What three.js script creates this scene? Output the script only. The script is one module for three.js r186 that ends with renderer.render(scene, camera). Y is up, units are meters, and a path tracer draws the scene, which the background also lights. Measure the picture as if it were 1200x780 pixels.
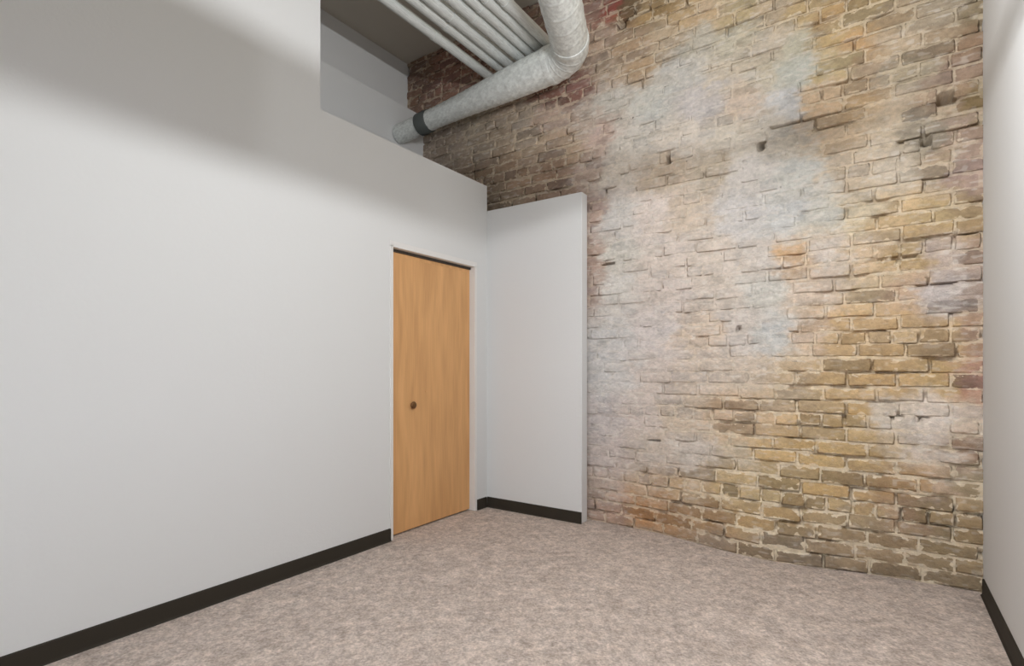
import * as THREE from 'three';
import { mergeGeometries, mergeVertices, toCreasedNormals } from 'three/addons/utils/BufferGeometryUtils.js';
import { RoundedBoxGeometry } from 'three/addons/geometries/RoundedBoxGeometry.js';

// ------------------------------------------------------------------ camera, exposure
const F = 630, CX = 600, HY = 430, EYE = 1.205;          // focal length and horizon in photo pixels, eye height
const SA = 0.5635, CA = 0.8261;                          // the camera looks 34.3 degrees to the left of -z
const scene = new THREE.Scene();
scene.background = new THREE.Color().setRGB(0.90, 0.97, 1.04);   // overcast sky boosted as fill, let in by the added window behind the camera
scene.backgroundIntensity = 270;
const camera = new THREE.PerspectiveCamera(2 * Math.atan(390 / F) * 180 / Math.PI, 1200 / 780, 0.05, 60);
camera.position.set(0, EYE, 0);
camera.lookAt(-SA * 5, EYE, -CA * 5);
camera.setViewOffset(1200, 780, 0, 390 - HY, 1200, 780);  // shifted lens: verticals stay vertical
camera.updateProjectionMatrix();
scene.add(camera);
const renderer = new THREE.WebGLRenderer({ antialias: true });
renderer.toneMapping = THREE.LinearToneMapping;
renderer.toneMappingExposure = 0.046;
renderer.shadowMap.enabled = true;

const LAMP_CANDELA = 26.5;                                 // each of the eight lights inside the pendant's tubes
const PENDANT = { x: -0.33, y: 2.665, z0: -2.06, z1: -0.8 };
const FILL_WINDOW = { x0: -1.25, x1: 0.35, y0: 0.75, y1: 2.5 };       // unseen window added behind the camera for soft fill light

// ------------------------------------------------------------------ helpers
function rng(seed) { let a = seed >>> 0; return () => { a = (a + 0x6D2B79F5) | 0; let t = Math.imul(a ^ (a >>> 15), 1 | a); t = (t + Math.imul(t ^ (t >>> 7), 61 | t)) ^ t; return ((t ^ (t >>> 14)) >>> 0) / 4294967296; }; }
const clamp = (x, a = 0, b = 1) => Math.min(b, Math.max(a, x));
const smooth = (a, b, x) => { const t = clamp((x - a) / (b - a)); return t * t * (3 - 2 * t); };
const mix = (a, b, t) => a + (b - a) * t;
const NT = 256, NTAB = (() => { const r = rng(77), t = new Float32Array(NT * NT); for (let i = 0; i < t.length; i++) t[i] = r(); return t; })();
function noise(x, y) {
  const xi = Math.floor(x), yi = Math.floor(y); let fx = x - xi, fy = y - yi; fx = fx * fx * (3 - 2 * fx); fy = fy * fy * (3 - 2 * fy);
  const x0 = xi & 255, x1 = (xi + 1) & 255, y0 = (yi & 255) << 8, y1 = ((yi + 1) & 255) << 8;
  const a = NTAB[y0 + x0], b = NTAB[y0 + x1], c = NTAB[y1 + x0], d = NTAB[y1 + x1];
  return a + (b - a) * fx + (c - a) * fy + (a - b - c + d) * fx * fy;
}
const fbm = (x, y, n = 4) => { let s = 0, a = 0.5, t = 0; for (let i = 0; i < n; i++) { s += a * noise(x, y); t += a; a *= 0.5; x = x * 2.03 + 17.3; y = y * 2.03 + 9.1; } return s / t; };
const s2l = v => { v /= 255; return v <= 0.04045 ? v / 12.92 : Math.pow((v + 0.055) / 1.055, 2.4); };
const l2s = v => { v = clamp(v); return 255 * (v <= 0.0031308 ? v * 12.92 : 1.055 * Math.pow(v, 1 / 2.4) - 0.055); };

function dataTexture(w, h, fill, color) {
  const d = new Uint8Array(w * h * 4), o = [0, 0, 0];
  for (let j = 0; j < h; j++) for (let i = 0; i < w; i++) { fill(i, j, o); const k = (j * w + i) * 4; d[k] = clamp(o[0], 0, 255); d[k + 1] = clamp(o[1], 0, 255); d[k + 2] = clamp(o[2], 0, 255); d[k + 3] = 255; }
  const t = new THREE.DataTexture(d, w, h, THREE.RGBAFormat);
  t.magFilter = THREE.LinearFilter; t.minFilter = THREE.LinearMipmapLinearFilter; t.generateMipmaps = true;
  t.wrapS = t.wrapT = THREE.RepeatWrapping; if (color) t.colorSpace = THREE.SRGBColorSpace; t.needsUpdate = true;
  return t;
}
// tileable value noise of period p cells over the unit square
const tnoise = (u, v, p, seed) => {
  const x = u * p, y = v * p, xi = Math.floor(x), yi = Math.floor(y); let fx = x - xi, fy = y - yi; fx = fx * fx * (3 - 2 * fx); fy = fy * fy * (3 - 2 * fy);
  const g = (i, j) => NTAB[((((j % p) + p) % p * 7 + seed * 13) & 255) * 256 + ((((i % p) + p) % p * 3 + seed * 29 + ((j % p) + p) % p * 11) & 255)];
  const a = g(xi, yi), b = g(xi + 1, yi), c = g(xi, yi + 1), d = g(xi + 1, yi + 1);
  return a + (b - a) * fx + (c - a) * fy + (a - b - c + d) * fx * fy;
};
function repeat(t, x, y) { const c = t.clone(); c.repeat.set(x, y); c.needsUpdate = true; return c; }

function put(mesh, name, parent = scene) { mesh.name = name; mesh.castShadow = mesh.receiveShadow = true; parent.add(mesh); return mesh; }
function obj(name, geos, mat, parent = scene) {
  const list = (Array.isArray(geos) ? geos : [geos]).map(g => g.index ? g.toNonIndexed() : g);
  for (const g of list) if (!g.attributes.uv) g.setAttribute('uv', new THREE.BufferAttribute(new Float32Array(g.attributes.position.count * 2), 2));
  return put(new THREE.Mesh(list.length > 1 ? mergeGeometries(list) : list[0], mat), name, parent);
}
function tag(o, label, category, group) { Object.assign(o.userData, { label, category }); if (group) o.userData.group = group; return o; }
function structure(o, label, category) { o.userData.kind = 'structure'; return tag(o, label, category); }
// a box from corner to corner with uv in metres
function box(x0, y0, z0, x1, y1, z1, bevel = 0) {
  const w = x1 - x0, h = y1 - y0, d = z1 - z0;
  const g = bevel ? new RoundedBoxGeometry(w, h, d, 2, bevel) : new THREE.BoxGeometry(w, h, d);
  g.translate((x0 + x1) / 2, (y0 + y1) / 2, (z0 + z1) / 2);
  metreUV(g);
  return g;
}
function metreUV(g) {
  const p = g.attributes.position, n = g.attributes.normal, uv = g.attributes.uv;
  for (let i = 0; i < p.count; i++) {
    const ax = Math.abs(n.getX(i)), ay = Math.abs(n.getY(i)), az = Math.abs(n.getZ(i));
    if (ax >= ay && ax >= az) uv.setXY(i, p.getZ(i), p.getY(i));
    else if (ay >= az) uv.setXY(i, p.getX(i), p.getZ(i));
    else uv.setXY(i, p.getX(i), p.getY(i));
  }
}

// ------------------------------------------------------------------ materials
const peel = dataTexture(256, 256, (i, j, o) => { const u = i / 256, v = j / 256; o[0] = o[1] = o[2] = 255 * (0.5 * tnoise(u, v, 48, 1) + 0.3 * tnoise(u, v, 96, 2) + 0.2 * tnoise(u, v, 12, 3)); });
const paint = new THREE.MeshStandardMaterial({ color: new THREE.Color().setRGB(0.735, 0.74, 0.74), roughness: 0.85, bumpMap: repeat(peel, 2, 2), bumpScale: 0.0006 });
const ceilingMat = new THREE.MeshStandardMaterial({ color: new THREE.Color().setRGB(0.66, 0.61, 0.53), roughness: 0.95 });
const trimMat = new THREE.MeshStandardMaterial({ color: new THREE.Color().setRGB(0.022, 0.016, 0.009), roughness: 0.8 });
const frameMat = new THREE.MeshStandardMaterial({ color: new THREE.Color().setRGB(0.80, 0.785, 0.77), roughness: 0.5 });

const carpetMap = dataTexture(1024, 1024, (i, j, o) => {
  const u = i / 1024, v = j / 1024;
  const a = tnoise(u, v, 22, 4), b = tnoise(u, v, 64, 5), c = tnoise(u, v, 190, 6), d = tnoise(u, v, 420, 7);
  const k = 0.20 * (a - 0.5) + 0.34 * (b - 0.5) + 0.42 * (c - 0.5) + 0.30 * (d - 0.5);
  const w = tnoise(u, v, 40, 8) - 0.5;
  o[0] = 196 * (1 + k * 0.5) + w * 2; o[1] = 181 * (1 + k * 0.52); o[2] = 171 * (1 + k * 0.54) - w * 2;
}, true);
const carpetBump = dataTexture(512, 512, (i, j, o) => { const u = i / 512, v = j / 512; o[0] = o[1] = o[2] = 255 * (0.3 * tnoise(u, v, 50, 9) + 0.4 * tnoise(u, v, 130, 10) + 0.3 * tnoise(u, v, 256, 11)); });
const carpetMat = new THREE.MeshStandardMaterial({ color: 0xffffff, map: repeat(carpetMap, 0.6, 0.6), bumpMap: repeat(carpetBump, 1.1, 1.1), bumpScale: 0.006, roughness: 1 });

const woodMap = dataTexture(512, 1024, (i, j, o) => {
  const u = i / 512, v = j / 1024;
  const warp = tnoise(u, v, 4, 12) * 0.08 + tnoise(u, v, 9, 13) * 0.02;
  const ring = tnoise(u + warp, v * 0.25, 32, 14), fine = tnoise(u, v * 0.08 + warp * 0.1, 200, 15), big = tnoise(u + warp, v * 0.5, 8, 16);
  const k = 0.07 * (ring - 0.5) + 0.05 * (fine - 0.5) + 0.06 * (big - 0.5);
  o[0] = 214 * (1 + k); o[1] = 163 * (1 + k * 1.2); o[2] = 109 * (1 + k * 1.5);
}, true);
const doorMat = new THREE.MeshPhysicalMaterial({ color: 0xffffff, map: repeat(woodMap, 1, 0.5), roughness: 0.5, clearcoat: 0.15, clearcoatRoughness: 0.4 });
const bronze = new THREE.MeshStandardMaterial({ color: new THREE.Color().setRGB(0.17, 0.085, 0.035), roughness: 0.42, metalness: 0.7 });
const darkMetal = new THREE.MeshStandardMaterial({ color: new THREE.Color().setRGB(0.06, 0.05, 0.04), roughness: 0.6, metalness: 0.3 });
const galvMap = dataTexture(256, 256, (i, j, o) => { const u = i / 256, v = j / 256; const k = 0.86 + 0.14 * tnoise(u, v, 24, 17) + 0.08 * (tnoise(u, v, 64, 18) - 0.5); o[0] = 250 * k; o[1] = 254 * k; o[2] = 251 * k; }, true);
const galv = new THREE.MeshStandardMaterial({ color: 0xffffff, map: repeat(galvMap, 2, 2), roughness: 0.4, metalness: 0.15 });
const darkBand = new THREE.MeshStandardMaterial({ color: new THREE.Color().setRGB(0.11, 0.12, 0.115), roughness: 0.7, metalness: 0.1 });
const conduitMat = new THREE.MeshStandardMaterial({ color: new THREE.Color().setRGB(0.92, 0.92, 0.92), map: repeat(galvMap, 1, 4), roughness: 0.55, metalness: 0.15 });

// ------------------------------------------------------------------ the room shell
const XL = -2.8, XR = 0.46, ZN = 3.0, TOP = 4.3, STEP_Z = -2.04, LOW_TOP = 2.77, RET_Z = -3.72, RET_X = -1.888, RET_TOP = 2.555, XH = -3.98;
const DOOR = { z0: -2.618, z1: -3.559, h: 2.055 };
structure(obj('floor', box(XH - 0.12, -0.1, -4.15, XR + 0.12, 0, ZN + 0.12), carpetMat), 'mottled beige grey cut pile carpet covering the floor', 'carpet');
structure(obj('ceiling', box(XH - 0.12, TOP, -4.15, XR + 0.12, TOP + 0.1, ZN + 0.12), ceilingMat), 'high grey ceiling above the duct and conduits', 'ceiling');
// plain painted wall to the left: full height up to a step, then low with the door opening in it
const wl = -0.12 + XL;
structure(obj('wall_left', [
  box(wl, 0, STEP_Z, XL, TOP, ZN),
  box(wl, 0, DOOR.z0, XL, LOW_TOP, STEP_Z),
  box(wl, DOOR.h, DOOR.z1, XL, LOW_TOP, DOOR.z0),
  box(wl, 0, RET_Z, XL, LOW_TOP, DOOR.z1),
], paint), 'white painted drywall with the wooden door and a stepped top', 'wall');
structure(obj('wall_partition', box(wl, 0, -3.815, RET_X, RET_TOP, RET_Z, 0.006), paint), 'narrow white drywall panel standing between the door and the bricks', 'wall');
structure(obj('wall_right', box(XR, 0, -4.15, XR + 0.16, TOP, ZN + 0.16), paint), 'white painted drywall meeting the right end of the bricks', 'wall');
structure(obj('wall_near', [
  box(-4.12, 0, ZN, FILL_WINDOW.x0, TOP, ZN + 0.16), box(FILL_WINDOW.x1, 0, ZN, XR, TOP, ZN + 0.16),
  box(FILL_WINDOW.x0, 0, ZN, FILL_WINDOW.x1, FILL_WINDOW.y0, ZN + 0.16), box(FILL_WINDOW.x0, FILL_WINDOW.y1, ZN, FILL_WINDOW.x1, TOP, ZN + 0.16)], paint), 'white painted drywall with an added fill window, facing the bricks', 'wall');
{ // wide window added behind the camera to let in fill light
  const W = FILL_WINDOW, g = new THREE.Group(); put(g, 'window_1'); g.position.set((W.x0 + W.x1) / 2, W.y0, ZN); structure(g, 'unseen wide white framed window added for fill light, facing the bricks', 'window');
  const h = W.y1 - W.y0, w = (W.x1 - W.x0) / 2, glass = new THREE.MeshPhysicalMaterial({ color: 0xffffff, transmission: 1, roughness: 0, thickness: 0, ior: 1.5 });
  obj('fill_window_frame', [box(-w, 0, 0.07, w, 0.045, 0.12), box(-w, h - 0.045, 0.07, w, h, 0.12), box(-w, 0, 0.07, -w + 0.045, h, 0.12), box(w - 0.045, 0, 0.07, w, h, 0.12), box(-0.03, 0, 0.07, 0.03, h, 0.12)], frameMat, g);
  obj('fill_window_sill', box(-w, 0, -0.03, w, 0.02, 0.07, 0.004), frameMat, g);
  for (const s of [-1, 1]) obj('pane', box(s > 0 ? 0.03 : -w + 0.045, 0.045, 0.092, s > 0 ? w - 0.045 : -0.03, h - 0.045, 0.096), glass, g);
}
structure(obj('ground', box(-20, -0.5, ZN + 0.3, 20, -0.4, 30), new THREE.MeshStandardMaterial({ color: new THREE.Color().setRGB(0.22, 0.22, 0.21), roughness: 1 })), 'grey paving outside the added window', 'ground');
structure(obj('wall_hall', box(-4.02, 0, -4.15, -3.75, 3.70, ZN), paint), 'painted wall beyond the low wall, with the duct running into it', 'wall');
structure(obj('wall_hall_upper', box(-4.12, 3.70, -4.15, -3.98, TOP, ZN), paint), 'painted wall set back above the wall that the duct runs into', 'wall');

// dark rubber cove bases: a thin strip with a rounded top and a small toe
function baseboard(name, len, label) {
  const s = new THREE.Shape(); s.moveTo(0, 0); s.lineTo(0.016, 0); s.quadraticCurveTo(0.009, 0.004, 0.008, 0.014); s.lineTo(0.008, 0.082); s.quadraticCurveTo(0.007, 0.088, 0.001, 0.088); s.lineTo(0, 0.088); s.closePath();
  const g = new THREE.ExtrudeGeometry(s, { depth: len, bevelEnabled: false, curveSegments: 4 });
  return structure(obj(name, g, trimMat), label, 'baseboard');
}
{ // profile x points out of the wall, the strip runs along local z
  const a = baseboard('baseboard_left', ZN - DOOR.z0 - 0.012, 'long dark brown baseboard running along the left wall to the door'); a.position.set(XL, 0, DOOR.z0 + 0.012);
  const b = baseboard('baseboard_partition', RET_X - XL - 0.008, 'short dark brown baseboard under the narrow white panel'); b.rotation.y = -Math.PI / 2; b.position.set(RET_X, 0, RET_Z);
  const c = baseboard('baseboard_right', ZN + 3.75, 'dark brown baseboard along the wall beside the right end of the bricks'); c.rotation.y = Math.PI; c.position.set(XR, 0, ZN);
  const d = baseboard('baseboard_corner', -DOOR.z1 + 0 > 0 ? DOOR.z1 - RET_Z - 0.03 : 0.1, 'tiny dark brown baseboard piece between door frame and corner'); d.position.set(XL, 0, RET_Z + 0.01);
}

// ------------------------------------------------------------------ the door
{
  const door = new THREE.Group(); put(door, 'door_1'); door.position.set(XL, 0, (DOOR.z0 + DOOR.z1) / 2);
  structure(door, 'flush honey coloured wooden door with a small round bronze knob', 'door');
  const hw = (DOOR.z0 - DOOR.z1) / 2;
  const fr = obj('door_frame', [
    box(-0.125, 0, hw - 0.012, 0.006, DOOR.h, hw + 0.016, 0.003), box(-0.125, 0, -hw - 0.016, 0.006, DOOR.h, -hw + 0.012, 0.003),
    box(-0.125, DOOR.h - 0.012, -hw - 0.016, 0.006, DOOR.h + 0.03, hw + 0.016, 0.003)], frameMat, door);
  fr.userData.label = 'thin white door frame';
  const leaf = obj('door_leaf', (() => { const g = box(-0.09, 0.012, -hw + 0.016, -0.05, DOOR.h - 0.03, hw - 0.016, 0.003); return g; })(), doorMat, door);
  leaf.userData.label = 'flush honey maple veneer door leaf';
  obj('dark_head_strip', box(-0.092, DOOR.h - 0.03, -hw + 0.013, -0.04, DOOR.h - 0.0125, hw - 0.013), darkMetal, door);  // dark strip between the door leaf and the frame head
  const prof = [[0, 0], [0.017, 0], [0.017, 0.003], [0.012, 0.006], [0.011, 0.008], [0.020, 0.011], [0.026, 0.015], [0.026, 0.020], [0.021, 0.025], [0.010, 0.028], [0, 0.0285]].map(p => new THREE.Vector2(...p));
  const kg = new THREE.LatheGeometry(prof, 28); kg.rotateZ(-Math.PI / 2);
  const knob = obj('door_knob', kg, bronze, leaf); knob.position.set(-0.05, 0.925, hw - 0.25); knob.userData.label = 'small round bronze knob';
  const sg = new THREE.CylinderGeometry(0.009, 0.010, 0.004, 16); sg.rotateZ(-Math.PI / 2);
  const st = obj('screw_cap', sg, doorMat, leaf); st.position.set(-0.048, 1.02, hw - 0.40);
}

// ------------------------------------------------------------------ the brick wall
// wall coordinates: u = metres along x, v = height; a slight skew and an outward belly near the floor
const U0 = XH - 0.02, U1 = XR + 0.02, V1 = TOP;
const wallZ = (u, v) => -(3.86 - 0.034 * (u + 1.89)) + 0.15 * Math.exp(-Math.pow((u + 0.62) / 0.46, 2) * 0.75) * (1 - smooth(0, 0.6, v)) + 0.012 * (fbm(u * 1.7 + 5, v * 1.7 + 3, 3) - 0.5);
function pix(px, py) {                                     // photo pixel -> (u, v) on the wall
  const s = (px - CX) / F, k = (HY - py) / F, d = SA * s + CA; let u = -1, t = 3.8;
  for (let i = 0; i < 4; i++) { t = -wallZ(u, 2) / d; u = t * (CA * s - SA); }
  return [u, EYE + k * t, t];
}
// colours read off the photograph: rows of x, r, g, b at a height y
const READ = [
  [12, [700, 150, 125, 115, 714, 140, 78, 68, 735, 105, 88, 66, 770, 145, 124, 92, 800, 168, 148, 118, 830, 172, 152, 126, 870, 162, 147, 116, 910, 162, 147, 126, 940, 167, 147, 112, 980, 162, 137, 102, 1010, 167, 147, 112, 1050, 146, 130, 108, 1100, 146, 135, 118, 1140, 128, 116, 94]],
  [50, [700, 167, 148, 133, 740, 153, 133, 112, 780, 166, 151, 131, 820, 166, 161, 149, 860, 171, 166, 151, 900, 171, 161, 146, 940, 169, 166, 151, 980, 176, 156, 120, 1010, 172, 142, 106, 1050, 170, 155, 135, 1100, 152, 136, 116, 1140, 132, 110, 90]],
  [82, [710, 162, 147, 132, 750, 156, 136, 113, 800, 173, 171, 166, 850, 176, 166, 151, 900, 173, 166, 151, 940, 167, 169, 162, 980, 176, 160, 126, 1020, 167, 146, 121, 1070, 157, 146, 126, 1120, 144, 124, 108]],
  [120, [710, 175, 172, 165, 760, 175, 175, 170, 820, 175, 170, 168, 870, 180, 165, 150, 920, 178, 178, 178, 960, 186, 164, 138, 1000, 179, 155, 124, 1050, 175, 160, 140, 1110, 160, 140, 120, 1145, 134, 118, 88]],
  [160, [700, 172, 153, 144, 740, 185, 180, 172, 800, 188, 180, 170, 860, 190, 183, 172, 920, 172, 165, 154, 980, 180, 160, 135, 1030, 182, 168, 148, 1080, 140, 132, 118, 1130, 160, 140, 125]],
  [200, [720, 190, 182, 172, 780, 180, 166, 150, 830, 168, 157, 142, 880, 185, 180, 175, 940, 180, 180, 175, 1000, 185, 170, 150, 1050, 180, 170, 155, 1100, 160, 145, 125, 1140, 150, 130, 120]],
  [250, [693, 165, 145, 135, 720, 185, 182, 178, 760, 195, 185, 178, 810, 185, 172, 158, 870, 185, 182, 180, 920, 180, 180, 178, 960, 180, 178, 170, 1000, 185, 172, 148, 1050, 180, 158, 125, 1100, 170, 150, 115, 1140, 155, 135, 105]],
  [300, [696, 158, 138, 128, 720, 185, 182, 175, 780, 188, 178, 170, 840, 188, 178, 168, 900, 182, 175, 168, 930, 187, 158, 126, 970, 185, 175, 165, 1010, 180, 160, 135, 1060, 158, 136, 100, 1110, 172, 158, 148, 1145, 150, 130, 115]],
  [340, [698, 158, 140, 130, 720, 188, 185, 180, 780, 185, 175, 168, 840, 185, 175, 165, 900, 180, 178, 172, 960, 180, 165, 150, 1010, 180, 160, 130, 1065, 175, 150, 125, 1100, 176, 168, 164, 1120, 178, 170, 166, 1145, 145, 130, 120]],
  [390, [720, 182, 180, 178, 770, 185, 178, 175, 820, 185, 170, 155, 870, 180, 172, 165, 910, 175, 175, 172, 950, 180, 160, 140, 1000, 180, 155, 120, 1060, 175, 150, 115, 1110, 170, 145, 110, 1140, 150, 125, 105]],
  [440, [720, 180, 178, 176, 770, 182, 172, 165, 820, 182, 170, 158, 880, 178, 165, 150, 930, 176, 158, 134, 980, 178, 154, 118, 1040, 178, 150, 110, 1100, 170, 145, 105, 1140, 160, 125, 110]],
  [490, [710, 175, 168, 165, 750, 182, 172, 165, 800, 178, 165, 150, 850, 178, 155, 130, 900, 175, 155, 130, 950, 178, 155, 120, 1000, 175, 150, 110, 1050, 185, 175, 162, 1090, 194, 184, 174, 1130, 186, 172, 158]],
  [530, [710, 175, 165, 160, 760, 175, 165, 155, 810, 178, 170, 162, 860, 178, 165, 145, 910, 175, 152, 115, 960, 175, 148, 105, 1010, 170, 145, 105, 1055, 176, 158, 132, 1090, 188, 176, 164, 1130, 142, 118, 98]],
  [570, [710, 170, 155, 145, 760, 170, 150, 130, 810, 170, 150, 125, 860, 170, 148, 112, 910, 165, 145, 110, 960, 165, 142, 105, 1010, 165, 140, 105, 1060, 160, 132, 98, 1100, 172, 152, 132, 1140, 150, 135, 110]],
  [600, [720, 165, 140, 125, 750, 162, 124, 88, 790, 150, 120, 90, 840, 150, 122, 90, 890, 150, 128, 95, 940, 152, 130, 98, 1000, 155, 135, 105, 1060, 158, 134, 110, 1110, 155, 135, 105]],
  [640, [760, 152, 140, 126, 840, 144, 128, 112, 900, 140, 122, 100, 950, 144, 128, 108, 1000, 148, 130, 107, 1060, 148, 130, 107, 1110, 144, 126, 98]],
  [685, [860, 142, 126, 110, 950, 138, 124, 104, 1010, 140, 124, 102, 1080, 140, 124, 102, 1145, 138, 122, 98]],
  // above the white panel, behind the duct: brown bricks with shade in their colour
  [80, [490, 120, 95, 80, 530, 138, 102, 90, 570, 128, 98, 86]], [105, [620, 128, 96, 82, 650, 124, 92, 80, 676, 128, 94, 84]],
  [135, [560, 160, 148, 132, 610, 164, 150, 134, 650, 172, 152, 138, 690, 172, 160, 150]], [168, [520, 145, 132, 120, 570, 150, 136, 120, 620, 158, 142, 124, 670, 158, 140, 122]],
  [205, [560, 132, 114, 98, 610, 132, 112, 96, 650, 134, 112, 96, 690, 165, 148, 138]], [236, [590, 128, 112, 95, 630, 128, 108, 92, 668, 136, 116, 102]],
];
const CTRL = [];
for (const [y, row] of READ) for (let i = 0; i < row.length; i += 4) { const [u, v] = pix(row[i], y); CTRL.push([u, v, s2l(row[i + 1]), s2l(row[i + 2]), s2l(row[i + 3])]); }
const GW = 180, GH = 176, FIELD = new Float32Array(GW * GH * 3);
for (let j = 0; j < GH; j++) for (let i = 0; i < GW; i++) {
  const u = U0 + (U1 - U0) * i / (GW - 1), v = V1 * j / (GH - 1); let r = 0, g = 0, b = 0, w = 1e-9;
  for (const c of CTRL) { const du = (u - c[0]) / 0.10, dv = (v - c[1]) / 0.085; const q = 1 / Math.pow(0.25 + du * du + dv * dv, 2.2); r += c[2] * q; g += c[3] * q; b += c[4] * q; w += q; }
  FIELD.set([r / w, g / w, b / w], (j * GW + i) * 3);
}
function field(u, v, o) {
  const x = clamp((u - U0) / (U1 - U0) * (GW - 1), 0, GW - 1.001), y = clamp(v / V1 * (GH - 1), 0, GH - 1.001), i = Math.floor(x), j = Math.floor(y), fx = x - i, fy = y - j;
  for (let k = 0; k < 3; k++) { const p = (j * GW + i) * 3 + k; o[k] = mix(mix(FIELD[p], FIELD[p + 3], fx), mix(FIELD[p + GW * 3], FIELD[p + GW * 3 + 3], fx), fy); }
  return o;
}
const washOf = o => clamp(1.15 - ((o[0] - o[2]) / o[0] - 0.12) / 0.36);  // how much lime wash still covers the bricks
// knocked-out pockets in the wall: photo pixel, width, height in metres
const HOLES = [[1108, 116, 0.075, 0.048], [893, 171, 0.03, 0.05], [783, 187, 0.03, 0.05], [728, 28, 0.07, 0.05], [1085, 165, 0.05, 0.035], [865, 385, 0.024, 0.024]]
  .map(([x, y, w, h]) => { const [u, v] = pix(x, y); return [u - w / 2, u + w / 2, v - h / 2, v + h / 2]; });
// raked-out joints: photo pixel and length in metres, at the nearest bed joint
const RAKED = [[1060, 297, 0.12], [1130, 284, 0.10], [1070, 168, 0.14], [733, 523, 0.10], [766, 510, 0.08], [712, 218, 0.08], [712, 303, 0.10], [710, 352, 0.07], [917, 152, 0.16], [948, 146, 0.12], [1098, 335, 0.16], [1048, 495, 0.06], [1082, 496, 0.06], [800, 590, 0.14], [840, 602, 0.12], [930, 590, 0.14], [1000, 660, 0.14], [1100, 600, 0.16], [835, 640, 0.12]]
  .map(([x, y, w]) => { const [u, v] = pix(x, y), j = Math.round(v / 0.0835) * 0.0835; return [u - w / 2, u + w / 2, j - 0.016, j + 0.016]; });
const inRaked = (u, v) => { for (const h of RAKED) if (u > h[0] && u < h[1] && v > h[2] && v < h[3]) return true; return false; };
const inHole = (u, v, m = 0) => { for (const h of HOLES) if (u > h[0] - m && u < h[1] + m && v > h[2] - m && v < h[3] + m) return true; return false; };

// bond: stretcher courses, every sixth course headers
const COURSE = 0.0835, JOINT = 0.013;
const BRICKS = [];
{
  const R = rng(2024), wob = (u, row) => row ? 0.022 * (noise(u * 1.6 + 3, row * 0.35) - 0.5) : 0;
  for (let row = 0; row * COURSE < TOP; row++) {
    const v0 = row * COURSE + JOINT / 2, v1 = Math.min(TOP, (row + 1) * COURSE - JOINT / 2), head = row % 6 === 4, L = head ? 0.124 : 0.248;
    let u = XR - (row % 2 ? L * 0.5 : L * 0.02) + (R() - 0.5) * 0.03; if (row % 2) BRICKS.push([u + JOINT / 2, XR + 0.005, v0, v1, row]);
    while (u > XH) {
      const l = L * (0.88 + 0.24 * R()), a = Math.max(XH, u - l), dv = (R() - 0.5) * 0.010 + wob(u - l / 2, row);
      BRICKS.push([a + JOINT / 2, u - JOINT / 2, v0 + dv, v1 + dv + (R() - 0.5) * 0.010, row]); u = a;
    }
  }
}
// cut the pockets out of the bricks and leave out what the narrow panel hides for good
let PIECES = [];
for (const b of BRICKS) {
  if (b[1] < RET_X - 0.06 && b[3] < RET_TOP - 0.15) continue;
  let parts = [[b[0], b[1]]];
  for (const h of HOLES) if (h[3] > b[2] + 0.012 && h[2] < b[3] - 0.012) parts = parts.flatMap(([a, c]) => (h[1] <= a || h[0] >= c) ? [[a, c]] : [[a, h[0]], [h[1], c]]);
  for (const [a, c] of parts) if (c - a > 0.028) PIECES.push([a, c, b[2], b[3], b[4]]);
}
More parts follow.
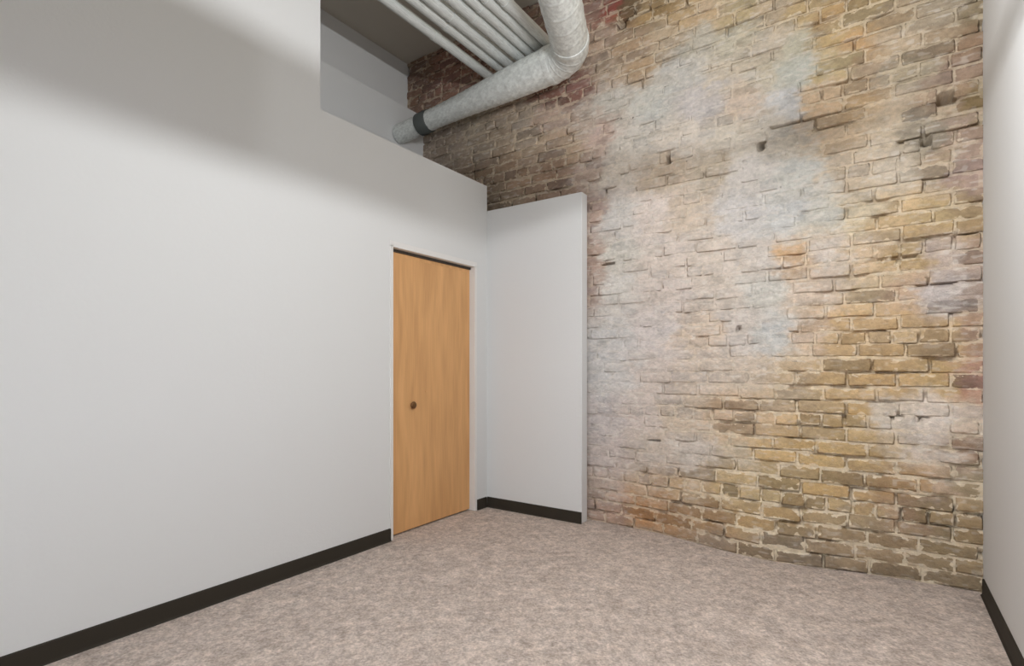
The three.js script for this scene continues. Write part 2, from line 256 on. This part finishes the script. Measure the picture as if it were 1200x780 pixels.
// colour map of wash, brick tone, mortar, stains and some shade, in wall coordinates
const TW = 2048, THH = 2000, ID = new Int16Array(TW * THH).fill(-1);
const TONE = [];
{
  const R = rng(99);
  PIECES.forEach((p, n) => {
    const k = R(), d = R(), q = R() - 0.5;
    TONE.push([k - 0.5, d < (p[2] < 0.55 ? 0.26 : 0.14) ? 0.66 + 0.16 * R() : 1, q]);
    const i0 = Math.floor((p[0] - U0) / (U1 - U0) * TW), i1 = Math.ceil((p[1] - U0) / (U1 - U0) * TW), j0 = Math.floor(p[2] / V1 * THH), j1 = Math.ceil(p[3] / V1 * THH);
    for (let j = Math.max(0, j0); j < Math.min(THH, j1); j++) for (let i = Math.max(0, i0); i < Math.min(TW, i1); i++) ID[j * TW + i] = n;
  });
}
const tmp = [0, 0, 0], ALB = [1.36, 1.33, 1.31];
const brickMap = dataTexture(TW, THH, (i, j, o) => {
  const u = U0 + (U1 - U0) * (i + 0.5) / TW, v = V1 * (j + 0.5) / THH;
  const wx = noise(u * 9, v * 14) - 0.5, wy = noise(u * 9 + 40, v * 14 + 7) - 0.5;
  field(u + wx * 0.12 + 0.07 * (noise(u * 34 + 9, v * 60) - 0.5), v + wy * 0.08 + 0.05 * (noise(u * 34 + 70, v * 60 + 3) - 0.5), tmp);
  const flake = fbm(u * 13 + 3, v * 22 + 8, 4), fine = noise(u * 210, v * 210), mid = noise(u * 55, v * 80);
  let w = washOf(tmp); w = clamp(w + (flake - 0.5) * 1.5);
  let id = ID[j * TW + i];
  if (id >= 0) {  // mortar smeared over the arrises
    const p = PIECES[id], e = Math.min(u - p[0], p[1] - u, v - p[2], p[3] - v), sm = fbm(u * 24 + 60, v * 40 + 31, 3);
    if (e < 0.055 * (sm - 0.46)) id = -1;
  }
  let r = tmp[0], g = tmp[1], b = tmp[2];
  if (id >= 0) {
    const t = TONE[id], a = 1 - 0.8 * w;
    const m = (1 + 0.34 * a * t[0]) * mix(1, t[1], clamp(a * 1.1)) * (1 - 0.10 * a);
    r *= m * (1 + 0.08 * a * t[2]); g *= m; b *= m * (1 - 0.14 * a * t[2]);
  } else {
    const a = (0.55 + 0.3 * smooth(1.35, 0.7, v + 0.5 * (flake - 0.5)) * smooth(-1.3, -0.7, u)) * (1 - w) * smooth(0.30, 0.55, flake + 0.1);   // later, paler repointing low down
    r = mix(r, 0.56, a); g = mix(g, 0.49, a); b = mix(b, 0.375, a);
  }
  const gn = 1 + 0.16 * (fine - 0.5) + 0.24 * (mid - 0.5) + 0.34 * (flake - 0.5);
  // drips and smears of old lime: pale flecks stretched along the courses
  const fl = smooth(0.70, 0.84, noise(u * 26 + 11, v * 70 + 5)) * 0.38 * (0.35 + w);
  r = mix(r * gn, 0.55, fl); g = mix(g * gn, 0.52, fl); b = mix(b * gn, 0.48, fl);
  o[0] = l2s(r * ALB[0]); o[1] = l2s(g * ALB[1]); o[2] = l2s(b * ALB[2]);
}, true);
const grit = dataTexture(512, 512, (i, j, o) => { const u = i / 512, v = j / 512; o[0] = o[1] = o[2] = 255 * (0.35 * tnoise(u, v, 20, 20) + 0.35 * tnoise(u, v, 70, 21) + 0.3 * tnoise(u, v, 200, 22)); });
const brickMat = new THREE.MeshStandardMaterial({ color: 0xffffff, map: brickMap, roughness: 0.95, bumpMap: repeat(grit, (U1 - U0) / 0.5, V1 / 0.5), bumpScale: 0.005 });
const UV = (u, v) => [(u - U0) / (U1 - U0), v / V1];

function gridGeometry(us, vs, zf) {
  const pos = [], uv = [], idx = [];
  for (const v of vs) for (const u of us) { pos.push(u, v, zf(u, v)); uv.push(...UV(u, v)); }
  for (let j = 0; j < vs.length - 1; j++) for (let i = 0; i < us.length - 1; i++) { const a = j * us.length + i, b = a + 1, c = a + us.length, d = c + 1; idx.push(a, b, d, a, d, c); }
  const g = new THREE.BufferGeometry(); g.setAttribute('position', new THREE.Float32BufferAttribute(pos, 3)); g.setAttribute('uv', new THREE.Float32BufferAttribute(uv, 2)); g.setIndex(idx); g.computeVertexNormals(); return g;
}
const range = (a, b, n) => Array.from({ length: n + 1 }, (_, i) => a + (b - a) * i / n);
const wall = new THREE.Group(); put(wall, 'wall_far'); structure(wall, 'old bare brick wall with patches of worn whitewash', 'wall');
const recess = (u, v) => { field(u, v, tmp); const w = washOf(tmp); return mix(0.009, 0.002, w) + 0.005 * (noise(u * 40, v * 40) - 0.5) + 0.03 * smooth(0.66, 0.80, noise(u * 7 + 21, v * 24 + 4)) * (1.1 - 0.8 * w); };
const mortarZ = (u, v) => wallZ(u, v) - recess(u, v) - (inHole(u, v, 0.004) ? 0.10 : inRaked(u, v) ? 0.045 : 0);
{
  const front = gridGeometry(range(U0, U1, 260), range(0, V1, 250), mortarZ).toNonIndexed();
  const back = box(U0, 0, -4.14, U1, V1, -4.04).toNonIndexed();
  for (let i = 0; i < back.attributes.uv.count; i++) back.attributes.uv.setXY(i, ...UV(back.attributes.position.getX(i), back.attributes.position.getY(i)));
  const m = put(new THREE.Mesh(mergeGeometries([front, back]), brickMat), 'mortar_bed', wall); m.userData.label = 'pale crumbling mortar between the bricks';
}
// one brick: an uneven worn face, rounded arrises, sides running back into the mortar
function brickGeometry([u0, u1, v0, v1], n) {
  const R = rng(5000 + n * 7), um = (u0 + u1) / 2, vm = (v0 + v1) / 2;
  field(um, vm, tmp); const w = washOf(tmp), out = (R() - 0.5) * mix(0.012, 0.004, w), e = 0.006 + 0.004 * R();
  const tilt = (R() - 0.5) * 0.012, nu = u1 - u0 > 0.15 ? 4 : 2, pos = [], uv = [], idx = [];
  const ju = () => (R() - 0.5) * 0.008, rows = [];
  const us = [u0, u0 + e, ...range(u0 + e, u1 - e, nu).slice(1, -1), u1 - e, u1], vs = [v0, v0 + e, (v0 + v1) / 2, v1 - e, v1];
  vs.forEach((v, j) => us.forEach((u, i) => {
    const edge = (i === 0 || i === us.length - 1 || j === 0 || j === vs.length - 1), corner = (i === 0 || i === us.length - 1) && (j === 0 || j === vs.length - 1);
    const uu = u + ju() + (corner ? (i ? -1 : 1) * 0.004 : 0), vv = v + ju() * 0.7;
    const z = wallZ(u, v) + out + tilt * (u - um) / 0.12 * 0.5 - (edge ? 0.0045 + 0.003 * R() : 0.0028 * R());
    pos.push(uu, vv, z); uv.push(...UV(uu, vv));
  }));
  const nx = us.length, ny = vs.length;
  for (let j = 0; j < ny - 1; j++) for (let i = 0; i < nx - 1; i++) { const a = j * nx + i, b = a + 1, c = a + nx, d = c + 1; idx.push(a, b, d, a, d, c); }
  // sides
  const ring = []; for (let i = 0; i < nx; i++) ring.push(i); for (let j = 1; j < ny; j++) ring.push(j * nx + nx - 1); for (let i = nx - 2; i >= 0; i--) ring.push((ny - 1) * nx + i); for (let j = ny - 2; j > 0; j--) ring.push(j * nx);
  const c4 = [0, nx - 1, ny * nx - 1, (ny - 1) * nx], back = c4.map(k => { const q = pos.length / 3; pos.push(pos[k * 3], pos[k * 3 + 1], wallZ(um, vm) - 0.06); uv.push(uv[k * 2], uv[k * 2 + 1]); return q; });
  for (let s = 0; s < 4; s++) {
    let a = ring.indexOf(c4[s]); const end = s < 3 ? ring.indexOf(c4[s + 1]) : ring.length;
    for (; a < end; a++) idx.push(ring[a], back[s], ring[(a + 1) % ring.length]);
    idx.push(c4[(s + 1) % 4], back[s], back[(s + 1) % 4]);
  }
  const g = new THREE.BufferGeometry(); g.setAttribute('position', new THREE.Float32BufferAttribute(pos, 3)); g.setAttribute('uv', new THREE.Float32BufferAttribute(uv, 2)); g.setIndex(idx);
  g.computeVertexNormals(); return g;
}
{ // the 300 bricks that show largest are parts of their own, the rest one part
  const show = p => {
    const u = (p[0] + p[1]) / 2, v = (p[2] + p[3]) / 2, z = wallZ(u, v), t = -SA * u - CA * z, r = CA * u - SA * z, px = CX + F * r / t, py = HY - F * (v - EYE) / t;
    if (px > 1165 || py < -8 || px < 480 || (px < 690 && py > 215) || (px < 640 && py < 110)) return 0;
    return (p[1] - p[0]) * (p[3] - p[2]) / (t * t * t);
  };
  const order = PIECES.map((p, n) => [show(p), n]).sort((a, b) => b[0] - a[0]), rest = [];
  order.forEach(([s, n], k) => { const g = brickGeometry(PIECES[n], n); if (k < 300) put(new THREE.Mesh(g, brickMat), k ? 'brick_' + String(k).padStart(3, '0') : 'brick', wall); else rest.push(g); });
  const m = put(new THREE.Mesh(mergeGeometries(rest), brickMat), 'smaller_bricks', wall); m.userData.kind = 'stuff'; m.userData.label = 'remaining bricks high up and far along the wall';
}

// ------------------------------------------------------------------ the round duct
{
  const R = 0.134, RA = 0.088, duct = new THREE.Group(); put(duct, 'round_duct'); duct.position.set(-1.93, 3.52, -3.59);
  tag(duct, 'galvanised round air duct with an elbow under the ceiling beside the bricks', 'duct');
  const A = new THREE.Vector3(-3.745, 3.405, -3.60), C = new THREE.Vector3(-1.90, 3.55, -3.60), D = new THREE.Vector3(0.26, 0.0, 0.70).normalize();
  const Bend = C.clone().addScaledVector(D, (ZN - 0.01 - C.z) / D.z);
  const dirA = C.clone().sub(A).normalize(), rc = 0.19;                    // distance from the corner to the tangent points
  const a1 = C.clone().addScaledVector(dirA, -rc), b0 = C.clone().addScaledVector(D, rc);
  const o = duct.position;
  // straight pipe with a spiral lock seam standing proud
  function pipe(P, Q, turns, ra = R) {
    const len = P.distanceTo(Q), n = Math.max(8, Math.round(len / 0.012)), seg = 40, pos = [], uv = [], idx = [];
    const ax = Q.clone().sub(P).normalize(), up = new THREE.Vector3(0, 1, 0), e1 = new THREE.Vector3().crossVectors(up, ax).normalize(), e2 = new THREE.Vector3().crossVectors(ax, e1);
    for (let i = 0; i <= n; i++) for (let k = 0; k <= seg; k++) {
      const a = k / seg * Math.PI * 2, f = i / n; let ph = f * turns - k / seg; ph -= Math.floor(ph); const r = mix(ra, R, smooth(0.25, 1, f)) + (ph < 0.09 ? 0.003 : 0);
      const p = P.clone().addScaledVector(ax, len * f).addScaledVector(e1, Math.cos(a) * r).addScaledVector(e2, Math.sin(a) * r).sub(o); pos.push(p.x, p.y, p.z); uv.push(len * f, k / seg);
    }
    for (let i = 0; i < n; i++) for (let k = 0; k < seg; k++) { const a = i * (seg + 1) + k, b = a + 1, c = a + seg + 1, d = c + 1; idx.push(a, d, b, a, c, d); }
    const g = new THREE.BufferGeometry(); g.setAttribute('position', new THREE.Float32BufferAttribute(pos, 3)); g.setAttribute('uv', new THREE.Float32BufferAttribute(uv, 2)); g.setIndex(idx); g.computeVertexNormals(); return g;
  }
  function sweep(points, radii) {
    const seg = 40, pos = [], uv = [], idx = []; let L = 0;
    points.forEach((P, i) => {
      const a = points[Math.max(0, i - 1)], b = points[Math.min(points.length - 1, i + 1)], ax = b.clone().sub(a).normalize(), e1 = new THREE.Vector3().crossVectors(new THREE.Vector3(0, 1, 0), ax).normalize(), e2 = new THREE.Vector3().crossVectors(ax, e1);
      if (i) L += P.distanceTo(points[i - 1]);
      for (let k = 0; k <= seg; k++) { const t = k / seg * Math.PI * 2, p = P.clone().addScaledVector(e1, Math.cos(t) * radii[i]).addScaledVector(e2, Math.sin(t) * radii[i]).sub(o); pos.push(p.x, p.y, p.z); uv.push(L, k / seg); }
    });
    for (let i = 0; i < points.length - 1; i++) for (let k = 0; k < seg; k++) { const a = i * (seg + 1) + k, b = a + 1, c = a + seg + 1, d = c + 1; idx.push(a, d, b, a, c, d); }
    const g = new THREE.BufferGeometry(); g.setAttribute('position', new THREE.Float32BufferAttribute(pos, 3)); g.setAttribute('uv', new THREE.Float32BufferAttribute(uv, 2)); g.setIndex(idx); g.computeVertexNormals(); return g;
  }
  obj('duct_section', pipe(A, a1, 20, RA), galv, duct);
  obj('duct_section', pipe(b0, Bend, 44), galv, duct);
  // five-gore elbow with raised seams
  const el = [], er = [], N = 48; for (let i = 0; i <= N; i++) { const t = i / N, p = a1.clone().multiplyScalar((1 - t) * (1 - t)).addScaledVector(C, 2 * t * (1 - t)).addScaledVector(b0, t * t); el.push(p); er.push(R + 0.002 + ((i % 12 === 0) ? 0.004 : 0)); }
  obj('elbow', sweep(el, er), galv, duct);
  const collar = (P, ax, w, r, ri = R) => { const pts = [-1, -0.9, 0.9, 1].map(s => P.clone().addScaledVector(ax, s * w / 2)); return sweep(pts, [ri, r, r, ri]); };
  obj('collar', collar(a1, dirA, 0.05, R + 0.007), galv, duct); obj('collar', collar(b0, D, 0.05, R + 0.007), galv, duct);
  obj('collar', collar(A.clone().addScaledVector(dirA, 0.33), dirA, 0.13, RA + 0.009, RA), darkBand, duct).userData.label = 'dark coupling band';
  // strap hangers up to the ceiling
  for (const P of [C.clone().addScaledVector(D, 1.6), C.clone().addScaledVector(D, 3.6)]) {
    const ax = P.z > -3 ? D : dirA, ring = new THREE.TorusGeometry(R + 0.006, 0.004, 6, 40); ring.lookAt(ax.clone()); ring.translate(P.x - o.x, P.y - o.y, P.z - o.z);
    const rod = new THREE.CylinderGeometry(0.004, 0.004, TOP - P.y - R, 8); rod.translate(P.x - o.x, (TOP + P.y + R) / 2 - o.y, P.z - o.z);
    obj('hanger', [ring, rod], galv, duct);
  }
}

// ------------------------------------------------------------------ conduits running side by side to the brick wall, rising to the ceiling at the other end
{
  const Y = 3.722, list = [[0, 0.038], [0.160, 0.043], [0.257, 0.045], [0.386, 0.047], [0.486, 0.040], [0.575, 0.039], [0.663, 0.039]];
  const words = ['outermost conduit of the bundle, set apart by a wide dark gap', 'grey conduit second in from the lone outer one', 'grey conduit third in from the lone outer one', 'thickest grey conduit in the middle of the bundle', 'grey conduit just past the thickest one', 'grey conduit next to last before the duct', 'last grey conduit of the bundle, closest to the duct bend'];
  list.forEach(([dx, r], i) => {
    const g = new THREE.Group(); put(g, i ? 'conduit_pipe_' + String(i).padStart(3, '0') : 'conduit_pipe'); const x = -2.785 + dx; g.position.set(x, Y, -3.8);
    tag(g, words[i], 'pipe', 'conduits under the ceiling');
    const zb = 1.42 + 0.0 * i, rr = 0.18, pts = [new THREE.Vector3(0, 0, -0.03), new THREE.Vector3(0, 0, zb)];
    const curve = new THREE.CurvePath(); curve.add(new THREE.LineCurve3(pts[0], pts[1]));
    curve.add(new THREE.QuadraticBezierCurve3(pts[1], new THREE.Vector3(0, 0, zb + rr), new THREE.Vector3(0, rr, zb + rr)));
    curve.add(new THREE.LineCurve3(new THREE.Vector3(0, rr, zb + rr), new THREE.Vector3(0, TOP - Y, zb + rr)));
    const t = new THREE.TubeGeometry(curve, 90, r, 18, false); const uv = t.attributes.uv; for (let k = 0; k < uv.count; k++) uv.setX(k, uv.getX(k) * 2);
    obj('pipe', t, conduitMat, g);
    for (const z of [0.75 + 0.05 * (i % 3)]) { const c = new THREE.CylinderGeometry(r + 0.003, r + 0.003, 0.06, 20); c.rotateX(Math.PI / 2); c.translate(0, 0, z); obj('coupling', c, conduitMat, g); }
  });
}

// ------------------------------------------------------------------ the pendant light over the room: tubes between two side rails, light up and down
{
  const P = PENDANT, g = new THREE.Group(); put(g, 'pendant_light'); g.position.set(P.x, P.y, (P.z0 + P.z1) / 2);
  tag(g, 'long narrow pendant light with bare tubes between two white side rails', 'light');
  const half = (P.z1 - P.z0) / 2, W = 0.2, H = 0.0303;
  const white = new THREE.MeshStandardMaterial({ color: new THREE.Color().setRGB(0.8, 0.8, 0.8), roughness: 0.5 });
  for (const s of [-1, 1]) obj('side_rail', box(s * W - 0.006, -H, -half + 0.15, s * W + 0.006, H, half, 0.003), white, g);
  for (const z of [-half + 0.17, half - 0.02]) {
    obj('cross_bar', box(-W, -0.005, z - 0.006, W, 0.005, z + 0.006), white, g);
    const w = new THREE.CylinderGeometry(0.0015, 0.0015, TOP - P.y, 6); w.translate(0, (TOP - P.y) / 2, z); obj('cable', w, darkMetal, g);
  }
  const tubeMat = new THREE.MeshStandardMaterial({ color: 0xffffff, emissive: new THREE.Color(1, 0.97, 0.92), emissiveIntensity: 20, roughness: 0.4 });
  const n = 4, z0 = -half + 0.07, z1 = half - 0.26, L = (z1 - z0) / n;
  for (let i = 0; i < n; i++) {
    const zc = z0 + L * (i + 0.5), t = new THREE.CapsuleGeometry(0.010, L - 0.06, 6, 14); t.rotateX(Math.PI / 2); t.translate(0, 0, zc);
    obj('tube', t, tubeMat, g);
    for (const s of [-1, 1]) { const cap = new THREE.CylinderGeometry(0.011, 0.011, 0.012, 14); cap.rotateX(Math.PI / 2); cap.translate(0, 0, zc + s * (L / 2 - 0.014)); obj('tube_cap', cap, darkMetal, g); }
    for (const s of [-1, 1]) { const l = new THREE.PointLight(new THREE.Color(0.97, 0.985, 1.0), LAMP_CANDELA); l.position.set(0, 0, zc + s * L * 0.25); l.castShadow = true; l.shadow.radius = 0.5; l.name = 'tube_glow'; g.add(l); }
  }
}
renderer.render(scene, camera);
